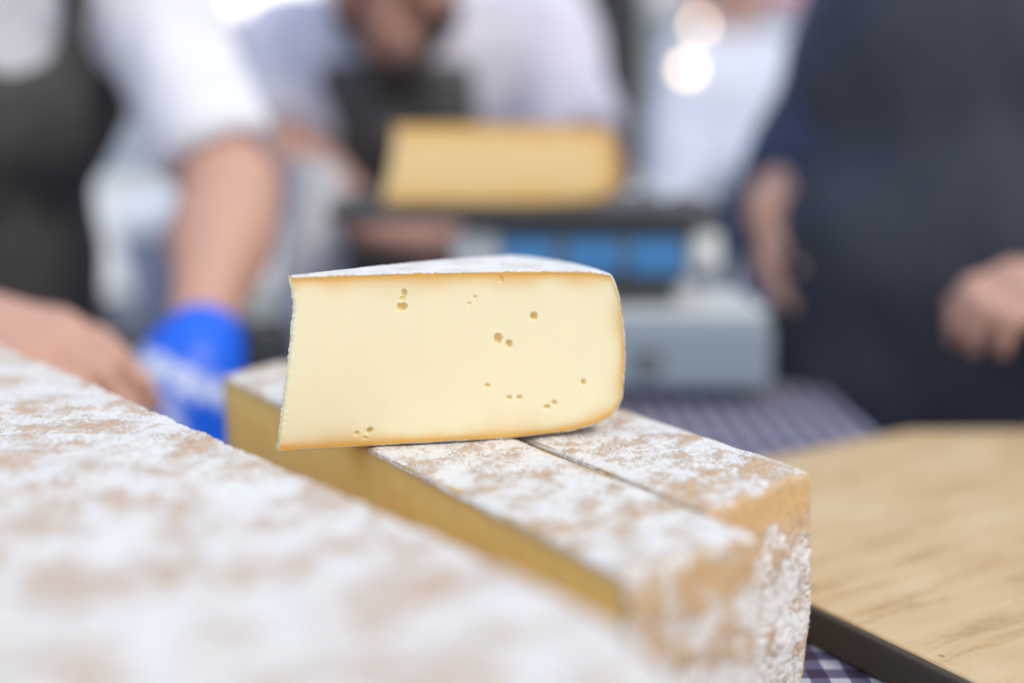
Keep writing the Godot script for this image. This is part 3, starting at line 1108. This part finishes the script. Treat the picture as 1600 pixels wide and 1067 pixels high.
# a flat prism over an outline (clockwise from above), grown outwards by edge, with a small chamfer on top
func board_prism(loc: Array[Vector2], edge: float, y0: float, y1: float) -> MB:
	var mb := MB.new()
	var n := loc.size()
	var mid := Vector2.ZERO
	for p in loc: mid += p / n
	var ring := func(grow: float) -> Array:
		var out := []
		for k in n:
			var a: Vector2 = (loc[k] - loc[(k - 1 + n) % n]).normalized()
			var b: Vector2 = (loc[(k + 1) % n] - loc[k]).normalized()
			var na := Vector2(a.y, -a.x)
			if na.dot(loc[k] - mid) < 0.0: na = -na
			var nb := Vector2(b.y, -b.x)
			if nb.dot(loc[k] - mid) < 0.0: nb = -nb
			out.append(loc[k] + (na + nb) * grow / (1.0 + na.dot(nb)))
		return out
	var lo: Array = ring.call(edge)
	var hi: Array = ring.call(edge - 0.0012)
	for lay in [[lo, y0], [lo, y1 - 0.0012], [hi, y1]]:
		for k in n + 1:
			var p: Vector2 = lay[0][k % n]
			mb.add(Vector3(p.x, lay[1], p.y), Vector2(p.x / 0.72, p.y / 0.62))
	mb.sheet(0, n + 1, 3, false)
	var b0 := mb.v.size()
	for k in n:
		var p: Vector2 = hi[k]
		mb.add(Vector3(p.x, y1, p.y), Vector2(p.x / 0.72, p.y / 0.62))
	for k in range(1, n - 1): mb.tri(b0, b0 + k, b0 + k + 1)
	if (mb.v[b0 + 2] - mb.v[b0]).cross(mb.v[b0 + 1] - mb.v[b0]).y < 0.0: mb.flip_from(mb.idx.size() - 3 * (n - 2))
	return mb


func build_scale() -> void:
	var t := thing("price_scale", "grey price scale with three blue displays behind the cheese wedge", "scale", Vector3(0.07, TABLE + 0.0015, -1.12))
	var o := t.position
	var grey := mat(Color(0.27, 0.335, 0.38), 0.45)
	var light := mat(Color(0.62, 0.66, 0.69), 0.4)
	var dark := mat(Color(0.055, 0.058, 0.062), 0.5)
	var b := MB.new()
	b.box(Vector3(-0.11, TABLE + 0.012, -1.22) - o, Vector3(0.240, 1.030, -1.035) - o, 0.008)
	var housing := part("housing", b, grey, t)
	b = MB.new()
	b.box(Vector3(-0.105, 1.0305, -1.215) - o, Vector3(0.235, 1.0385, -1.04) - o, 0.004)
	part("housing_lid", b, light, housing)
	b = MB.new()
	b.lathe([[0.0, 0.0145], [0.7, 0.0145], [1.0, 0.012]], Vector3(0.125, 0.992, -1.036) - o, Vector3(0.125, 0.992, -1.031) - o, 24)
	part("round_knob", b, mat(Color(0.15, 0.17, 0.19), 0.6), housing)
	for fx in [-0.09, 0.22]:
		for fz in [-1.2, -1.055]:
			b = MB.new()
			b.lathe([[0.0, 0.014], [1.0, 0.012]], Vector3(fx, TABLE + 0.0015, fz) - o, Vector3(fx, TABLE + 0.014, fz) - o, 16)
			part("foot", b, dark, housing)
	b = MB.new()
	b.box(Vector3(-0.03, 1.0385, -1.18) - o, Vector3(0.155, 1.072, -1.075) - o, 0.004)
	part("neck", b, dark, t)
	b = MB.new()
	b.box(Vector3(-0.050, 1.0725, -1.20) - o, Vector3(0.190, 1.1105, -1.068) - o, 0.006)
	var dh := part("display_head", b, mat(Color(0.20, 0.23, 0.26), 0.5), t)
	for x in [[-0.055, -0.012], [0.166, 0.194]]:
		b = MB.new()
		b.box(Vector3(x[0], 1.074, -1.075) - o, Vector3(x[1], 1.108, -1.0625) - o, 0.005)
		part("end_cap", b, mat(Color(0.72, 0.76, 0.76), 0.35), dh)
	var lcd := mat(Color(0.03, 0.10, 0.22), 0.2)
	lcd.emission_enabled = true
	lcd.emission = Color(0.24, 0.52, 0.76)
	lcd.emission_energy_multiplier = 0.45
	for x in [-0.008, 0.052, 0.110]:
		b = MB.new()
		b.box(Vector3(x, 1.070, -1.069) - o, Vector3(x + 0.048, 1.1015, -1.065) - o, 0.0012)
		part("display", b, lcd, dh)
	b = MB.new()
	b.lathe([[0.0, 0.030], [1.0, 0.030]], Vector3(0.02, 1.110, -1.15) - o, Vector3(0.02, 1.120, -1.15) - o, 24)
	part("pan_support", b, dark, t)
	b = MB.new()
	b.box(Vector3(-0.165, 1.119, -1.27) - o, Vector3(0.185, 1.132, -1.03) - o, 0.004)
	var pan := part("pan", b, dark, t)
	for r in [[Vector3(-0.165, 1.132, -1.27), Vector3(-0.158, 1.139, -1.03)], [Vector3(0.178, 1.132, -1.27), Vector3(0.185, 1.139, -1.03)]]:
		b = MB.new()
		b.box(r[0] - o, r[1] - o, 0.002)
		part("pan_lip", b, mat(Color(0.40, 0.42, 0.44), 0.35, 0.6), pan)
	var rind := mat(Color(0.62, 0.42, 0.22), 0.9)
	cheese_wedge("cheese_wedge", "golden cheese piece lying on the dark pan of the scale", Vector3(-0.112, 1.1335, -1.085), 0.0, 1.37, 0.915, deg_to_rad(34.0), 0.003, [], Color(0.93, 0.68, 0.35), Color(0.86, 0.42, 0.06), 0.0085, rind)
	var sc := thing("paper_scrap", "small crumpled white paper on the right end of the dark scale pan", "paper", Vector3(0.140, 1.1335, -1.12))
	var pm := MB.new()
	for j in 7:
		for i in 11:
			var x := -0.030 + 0.006 * i
			var z := -0.022 + 0.007 * j
			pm.add(Vector3(x, 0.005 + 0.006 * absf(noise_a.get_noise_2d(x * 60.0, z * 60.0)) + 0.004 * sin(i * 0.9), z))
	pm.sheet(0, 11, 7, false)
	part("sheet", pm, mat(Color(0.70, 0.72, 0.75), 0.8), sc)


func build_people() -> void:
	var skin := Color(0.56, 0.315, 0.235)
	var white := Color(0.74, 0.745, 0.80)
	# vendor at the left
	var J := {
		pelvis = Vector3(-0.655, 0.93, -1.33), belly = Vector3(-0.640, 1.08, -1.27), chest = Vector3(-0.588, 1.255, -1.20), neck = Vector3(-0.53, 1.43, -1.16), head = Vector3(-0.47, 1.57, -1.09),
		face = Vector3(0.35, -0.45, 1.0), shoulder_l = Vector3(-0.372, 1.365, -1.20), shoulder_r = Vector3(-0.72, 1.395, -1.18), elbow_l = Vector3(-0.266, 1.140, -1.10), elbow_r = Vector3(-0.70, 1.16, -0.97),
		wrist_l = Vector3(-0.258, 1.012, -0.905), wrist_r = Vector3(-0.412, 1.066, -0.825), hand_l = [Vector3(-0.045, -0.085, 0.045), Vector3(0.1, 0.3, 1.0), -1.0, 0.5], hand_r = [Vector3(0.115, -0.030, 0.050), Vector3(-0.1, 1.0, 0.35), -1.0, 0.50],
		arm = 0.84, flare = 0.012, sleeve_r = 0.058, wide = 0.90,
	}
	var p := person("person in white t-shirt, dark apron and blue glove, leaning over the large half wheel", J, skin, white, Color(0.05, 0.05, 0.06), Color(0.06, 0.045, 0.035), 0.86, 0.012)
	apron(p, J, Color(0.076, 0.072, 0.070), [[Vector3(-0.480, 1.47, -1.10), Vector3(-0.466, 1.300, -1.10), 0.072, 0.046], [Vector3(-0.345, 1.42, -1.2), Vector3(-0.350, 1.25, -1.12), 0.064, 0.055], [Vector3(-0.72, 1.42, -1.15), Vector3(-0.72, 1.27, -1.13), 0.075, 0.06]], [[Vector3(0.2, 0.0, -1.0).normalized(), 1.17]], 0.016, 0.55)
	# blue glove on the reaching hand: white highlights painted onto back and cuff
	var go := p.position
	var gl := MB.new()
	var w0: Vector3 = J.wrist_l - go
	var hd0: Vector3 = J.hand_l[0].normalized()
	var gb := hand_bones(w0, J.hand_l[0], J.hand_l[1], -1.0, 0.5, 1.15)
	gb.append([w0 + Vector3(0.004, 0.016, -0.022), w0 + hd0 * 0.02, 0.034, 0.035])
	gb.append([w0, w0 + J.hand_l[0].normalized() * 0.06, 0.036, 0.038])
	var hd: Vector3 = J.hand_l[0].normalized()
	var painted_shine := func(q: Vector3) -> Color:
		var al := (q - w0).dot(hd)
		var ac := q.x - w0.x
		var n := noise_a.get_noise_3d(q.x * 120.0, q.y * 120.0, q.z * 120.0)
		var band := 1.0 - smoothstep(0.007, 0.011, absf(al - 0.014 - 0.008 * n + 6.0 * ac * ac))
		var stripe := 1.0 - smoothstep(0.006, 0.010, absf(ac + 0.028 - 0.25 * (al - 0.03) + 0.004 * n))
		var stripe2 := 1.0 - smoothstep(0.007, 0.011, absf(ac - 0.45 * (al - 0.045) + 0.006 * n))
		var k := maxf(band, maxf(0.9 * stripe, 0.6 * stripe2) * smoothstep(0.012, 0.022, al)) * smoothstep(-0.35, 0.15, n + 0.2)
		return Color(0.004, 0.125, 0.78).lerp(Color(0.72, 0.78, 0.92), clampf(k, 0.0, 0.9))
	nets(gl, gb, 170.0, 0.004, [], [], painted_shine)
	part("glove", gl, painted(0.4), p)

	# vendor behind the scale
	var K := {
		pelvis = Vector3(-0.13, 0.93, -1.86), belly = Vector3(-0.13, 1.06, -1.78), chest = Vector3(-0.13, 1.19, -1.66), neck = Vector3(-0.135, 1.315, -1.57), head = Vector3(-0.146, 1.402, -1.49),
		face = Vector3(-0.05, -0.55, 1.0), shoulder_l = Vector3(-0.305, 1.305, -1.62), shoulder_r = Vector3(0.040, 1.320, -1.62), elbow_l = Vector3(-0.300, 1.150, -1.50), elbow_r = Vector3(0.095, 1.140, -1.50),
		wrist_l = Vector3(-0.150, 1.085, -1.345), wrist_r = Vector3(0.02, 1.10, -1.38), hand_l = [Vector3(0.09, -0.03, 0.04), Vector3(0, 1, 0.3), -1.0, 0.5], hand_r = [Vector3(-0.05, -0.02, 0.06), Vector3(0, 1, 0.3), 1.0, 0.5],
		beard = true, flare = 0.022,
	}
	var k2 := person("bearded person in white t-shirt and black apron bending over the scale", K, Color(0.48, 0.26, 0.195), Color(0.66, 0.64, 0.74), Color(0.05, 0.05, 0.06), Color(0.045, 0.038, 0.034), 0.80, 0.014)
	apron(k2, K, Color(0.085, 0.085, 0.085), [[Vector3(-0.135, 1.40, -1.44), Vector3(-0.132, 1.19, -1.47), 0.045, 0.034]], [[Vector3(1, 0, 0), -0.045], [Vector3(-1, 0, 0), 0.245], [Vector3(0.0, 0.0, -1.0), 1.72], [Vector3(0, 1, 0), 1.285]], 0.016, 0.55)

	for q in [[-0.225, -0.205], [-0.065, -0.085]]:
		var st := MB.new()
		st.lathe([[0.0, 0.010], [1.0, 0.010]], Vector3(q[0], 1.275, -1.535) - k2.position, Vector3(q[1], 1.375, -1.575) - k2.position, 10)
		part("apron_strap", st, mat(Color(0.085, 0.085, 0.085), 0.85), k2)

	# customer at the right
	var L := {
		pelvis = Vector3(0.485, 0.93, -1.24), belly = Vector3(0.487, 1.08, -1.20), chest = Vector3(0.51, 1.27, -1.21), neck = Vector3(0.53, 1.46, -1.20), head = Vector3(0.52, 1.61, -1.14),
		face = Vector3(-0.25, -0.5, 1.0), shoulder_l = Vector3(0.405, 1.380, -1.22), shoulder_r = Vector3(0.70, 1.385, -1.20), elbow_l = Vector3(0.348, 1.170, -1.29), elbow_r = Vector3(0.76, 1.15, -1.06),
		wrist_l = Vector3(0.264, 1.118, -1.19), wrist_r = Vector3(0.500, 1.070, -0.965), hand_l = [Vector3(0.045, -0.040, 0.040), Vector3(-0.1, 0.8, 0.7), 1.0, 0.9], hand_r = [Vector3(-0.10, -0.004, 0.02), Vector3(0.0, 0.9, 0.45), 1.0, 0.8],
		wide = 1.12, flare = 0.020, arm = 0.95, long = 0.72, hand_size = 0.84,
	}
	var l3 := person("person in dark navy shirt and black apron behind the wooden board", L, skin, Color(0.034, 0.048, 0.100), Color(0.045, 0.045, 0.048), Color(0.10, 0.08, 0.06), 0.96, 0.012)
	apron(l3, L, Color(0.036, 0.041, 0.060), [], [[Vector3(0.0, 0.0, -1.0), 1.17], [Vector3(0, 1, 0), 1.50]], 0.014, 0.55)

	# passer-by further back
	var M := {
		pelvis = Vector3(0.76, 0.97, -4.05), belly = Vector3(0.76, 1.12, -4.0), chest = Vector3(0.755, 1.31, -4.0), neck = Vector3(0.75, 1.50, -4.0), head = Vector3(0.75, 1.655, -3.97),
		face = Vector3(0.6, -0.1, 1.0), shoulder_l = Vector3(0.59, 1.43, -4.0), shoulder_r = Vector3(0.925, 1.43, -4.0), elbow_l = Vector3(0.565, 1.16, -3.98), elbow_r = Vector3(0.95, 1.16, -3.98),
		wrist_l = Vector3(0.58, 0.95, -3.9), wrist_r = Vector3(0.94, 0.95, -3.9), hand_l = [Vector3(0.02, -0.1, 0.04), Vector3(-1, 0, 0.2), 1.0, 0.4], hand_r = [Vector3(-0.02, -0.1, 0.04), Vector3(1, 0, 0.2), -1.0, 0.4],
		long = 0.92, flare = 0.03,
	}
	person("person in a loose white shirt walking far behind the scale", M, skin, Color(0.66, 0.71, 0.84), Color(0.05, 0.07, 0.13), Color(0.09, 0.05, 0.04), 0.9, 0.02)


func build_background() -> void:
	# white plastic tub with a domed lid on the back table
	var t := thing("plastic_tub", "tall white plastic tub with rounded lid, seen under the vendor's arm", "tub", Vector3(-0.515, 0.9, -1.80))
	var b := MB.new()
	b.lathe([[0.0, 0.070], [0.05, 0.074], [0.8, 0.094], [1.0, 0.097]], Vector3.ZERO, Vector3(0, 0.145, 0), 40)
	var bucket := part("bucket", b, mat(Color(0.40, 0.45, 0.60), 0.4), t)
	b = MB.new()
	b.lathe([[0.0, 0.104], [0.3, 0.104], [0.62, 0.098], [0.85, 0.075], [1.0, 0.03]], Vector3(0, 0.1455, 0), Vector3(0, 0.200, 0), 40)
	part("lid", b, mat(Color(0.78, 0.80, 0.84), 0.35), t)
	b = MB.new()
	b.lathe([[0.0, 0.016], [1.0, 0.013]], Vector3(0.02, 0.075, 0.085), Vector3(0.02, 0.073, 0.094), 20)
	part("handle_boss", b, mat(Color(0.25, 0.28, 0.36), 0.5), bucket)

	# jar with a pale cap on the table behind the slab's far end
	t = thing("jar", "small dark jar with a pale cap left of the wedge", "jar", Vector3(-0.250, TABLE + 0.0015, -1.12))
	b = MB.new()
	b.lathe([[0.0, 0.030], [0.05, 0.033], [0.8, 0.033], [1.0, 0.020]], Vector3.ZERO, Vector3(0, 0.068, 0), 32)
	part("glass", b, mat(Color(0.05, 0.055, 0.06), 0.15), t)
	b = MB.new()
	b.lathe([[0.0, 0.020], [0.85, 0.020], [1.0, 0.017]], Vector3(0, 0.0685, 0), Vector3(0, 0.100, 0), 32)
	part("cap", b, mat(Color(0.62, 0.70, 0.72), 0.4), t)

	# paper roll standing beside the scale
	t = thing("paper_roll", "upright white paper roll between the reaching arm and the scale", "paper roll", Vector3(-0.232, TABLE + 0.0015, -1.29))
	b = MB.new()
	b.lathe([[0.0, 0.030], [0.02, 0.032], [0.98, 0.032], [1.0, 0.030]], Vector3(-0.012, 0.0, 0.0), Vector3(0.012, 0.215, -0.01), 32)
	part("roll", b, mat(Color(0.66, 0.68, 0.76), 0.9), t)
	b = MB.new()
	b.lathe([[0.0, 0.012], [1.0, 0.012]], Vector3(0.012, 0.2152, -0.01), Vector3(0.0125, 0.219, -0.01), 20)
	part("core", b, mat(Color(0.35, 0.26, 0.18), 0.9), t)

	# furled black parasol
	t = thing("closed_parasol", "furled black parasol on a pole behind the golden cheese", "parasol", Vector3(0.235, 0, -2.7))
	b = MB.new()
	b.lathe([[0.0, 0.22], [0.6, 0.22], [1.0, 0.05]], Vector3.ZERO, Vector3(0, 0.07, 0), 24)
	part("base", b, mat(Color(0.08, 0.08, 0.085), 0.7), t)
	b = MB.new()
	b.lathe([[0.0, 0.019], [1.0, 0.019]], Vector3(0, 0.07, 0), Vector3(0, 1.0, 0), 16)
	part("pole", b, mat(Color(0.07, 0.07, 0.075), 0.5), t)
	b = MB.new()
	var pr := []
	for k in 30:
		var s := k / 29.0
		pr.append([s, 0.024 + 0.050 * pow(sin(PI * pow(s, 0.55)), 0.8) * (1.0 - 0.25 * s)])
	b.lathe(pr, Vector3(0, 0.98, 0), Vector3(0, 2.35, 0), 24)
	for i in b.v.size():
		var q := b.v[i]
		var a := atan2(q.z, q.x)
		var f := 1.0 + 0.13 * sin(a * 8.0 + q.y * 2.0)
		b.v[i] = Vector3(q.x * f, q.y, q.z * f)
	part("canopy", b, mat(Color(0.045, 0.045, 0.047), 0.85), t)

	# bar on two posts outside the picture, from which the lamps hang
	t = thing("lamp_frame", "metal frame on two posts from which the lamps hang", "frame", Vector3(0.0, 0, -3.75))
	var steel := mat(Color(0.35, 0.36, 0.38), 0.4, 0.7)
	for x in [-2.3, 2.4]:
		b = MB.new()
		b.tube(Vector3(x, 0, 0), Vector3(x, 2.5, 0), 0.025, 0.025)
		part("post", b, steel, t)
	b = MB.new()
	b.tube(Vector3(-2.33, 2.52, 0), Vector3(2.43, 2.52, 0), 0.02, 0.02)
	part("crossbar", b, steel, t)

	var glow := mat(Color(0.9, 0.9, 0.88), 0.4)
	glow.emission_enabled = true
	glow.emission = Color(1.0, 0.99, 0.96)
	glow.emission_energy_multiplier = 1.6
	t = thing("globe_lamp", "large glowing white globe lamp at the top edge", "lamp", Vector3(-0.810, 1.555, -3.75))
	b = MB.new()
	var sp := []
	for k in 25: sp.append([0.5 - 0.5 * cos(PI * k / 24.0), maxf(0.004, 0.245 * sin(PI * k / 24.0))])
	b.lathe(sp, Vector3.ZERO, Vector3(0, 0.49, 0), 40)
	part("globe", b, glow, t)
	b = MB.new()
	b.tube(Vector3(0, 0.492, 0), Vector3(0, 0.944, 0), 0.004, 0.004, 8)
	part("cord", b, mat(Color(0.05, 0.05, 0.05), 0.6), t)
	lamp_light(t, Vector3(0, 0.245, 0.30), 0.06, 0.24, Color(1.0, 0.98, 0.94))

	var bulb_glow := mat(Color(0.9, 0.85, 0.75), 0.4)
	bulb_glow.emission_enabled = true
	bulb_glow.emission = Color(1.0, 0.86, 0.68)
	bulb_glow.emission_energy_multiplier = 4.4
	var spots := [[Vector3(0.556, 1.3860, -3.75), "lower of the two glowing warm bulbs left of the navy shirt", 0.020], [Vector3(0.590, 1.520, -3.75), "upper of the two glowing warm bulbs left of the navy shirt", 0.015]]
	for q in spots:
		t = thing("light_bulb", q[1], "bulb", q[0], 0.0, "bulbs hanging from the lamp frame")
		b = MB.new()
		var r: float = q[2]
		var bp := []
		for k in 17: bp.append([0.5 - 0.5 * cos(PI * k / 16.0), maxf(0.001, r * sin(PI * k / 16.0))])
		b.lathe(bp, Vector3(0, -r, 0), Vector3(0, r, 0), 24)
		part("bulb", b, bulb_glow, t)
		b = MB.new()
		b.tube(Vector3(0, r, 0), Vector3(0, r + 0.035, 0), 0.011, 0.009, 12)
		part("socket", b, mat(Color(0.06, 0.06, 0.06), 0.6), t)
		b = MB.new()
		b.tube(Vector3(0, r + 0.035, 0), Vector3(0, 2.50 - q[0].y, 0), 0.0025, 0.0025, 8)
		part("cord", b, mat(Color(0.06, 0.06, 0.06), 0.6), t)
		lamp_light(t, Vector3(0, 0, r + 0.01), 0.004, r, Color(1.0, 0.88, 0.72))

	far_stall("market stall with pink striped awning far behind the right-hand bulbs", Vector3(1.15, 0, -7.6), 2.1, true)
	far_stall("white market tent far behind the left vendor", Vector3(-2.3, 0, -8.2), 3.0, false)


func lamp_light(parent: Node3D, at: Vector3, energy: float, size: float, c: Color) -> void:
	var l := OmniLight3D.new()
	l.name = "lamp_light"
	l.light_energy = energy
	l.light_size = size
	l.light_color = c
	l.omni_range = 8.0
	l.omni_attenuation = 2.0
	l.shadow_enabled = true
	parent.add_child(l)
	l.position = at


func far_stall(label: String, at: Vector3, w: float, striped: bool) -> void:
	var t := thing("market_tent", label, "tent", at, 0.0, "market tents far behind")
	var depth := 2.0
	var pink := mat(Color(0.62, 0.30, 0.38), 0.9)
	var cream := mat(Color(0.80, 0.80, 0.82), 0.9)
	var steel := mat(Color(0.5, 0.5, 0.52), 0.4, 0.6)
	for x in [-w / 2, w / 2]:
		for z in [-depth / 2, depth / 2]:
			var b := MB.new()
			b.tube(Vector3(x, 0, z), Vector3(x, 2.15, z), 0.025, 0.025, 12)
			part("post", b, steel, t)
	var roof := MB.new()
	var e := 0.12
	var c0 := roof.add(Vector3(0, 2.85, 0))
	for k in 4:
		var a := [Vector3(-w / 2 - e, 2.12, depth / 2 + e), Vector3(w / 2 + e, 2.12, depth / 2 + e), Vector3(w / 2 + e, 2.12, -depth / 2 - e), Vector3(-w / 2 - e, 2.12, -depth / 2 - e)]
		var i0 := roof.add(a[k])
		var i1 := roof.add(a[(k + 1) % 4])
		roof.tri(c0, i1, i0)
	part("canopy", roof, cream, t)
	var n := int(w / 0.2)
	for k in n:
		var x0 := -w / 2 - e + (w + 2 * e) * k / n
		var x1 := -w / 2 - e + (w + 2 * e) * (k + 1) / n
		var b := MB.new()
		b.box(Vector3(x0, 1.86 if striped else 1.92, depth / 2 + e - 0.006), Vector3(x1 - 0.002, 2.12, depth / 2 + e), 0.002)
		part("valance_panel", b, pink if striped and k % 2 == 0 else cream, t)
	var back := MB.new()
	back.box(Vector3(-w / 2, 0.05, -depth / 2 - 0.03), Vector3(w / 2, 2.10, -depth / 2 - 0.01), 0.003)
	part("back_wall", back, mat(Color(0.78, 0.82, 0.86), 0.9), t)
	var ct := MB.new()
	ct.box(Vector3(-w / 2 + 0.05, 0.0, depth / 2 - 0.7), Vector3(w / 2 - 0.05, 0.85, depth / 2 - 0.1), 0.01)
	part("counter", ct, cream, t)
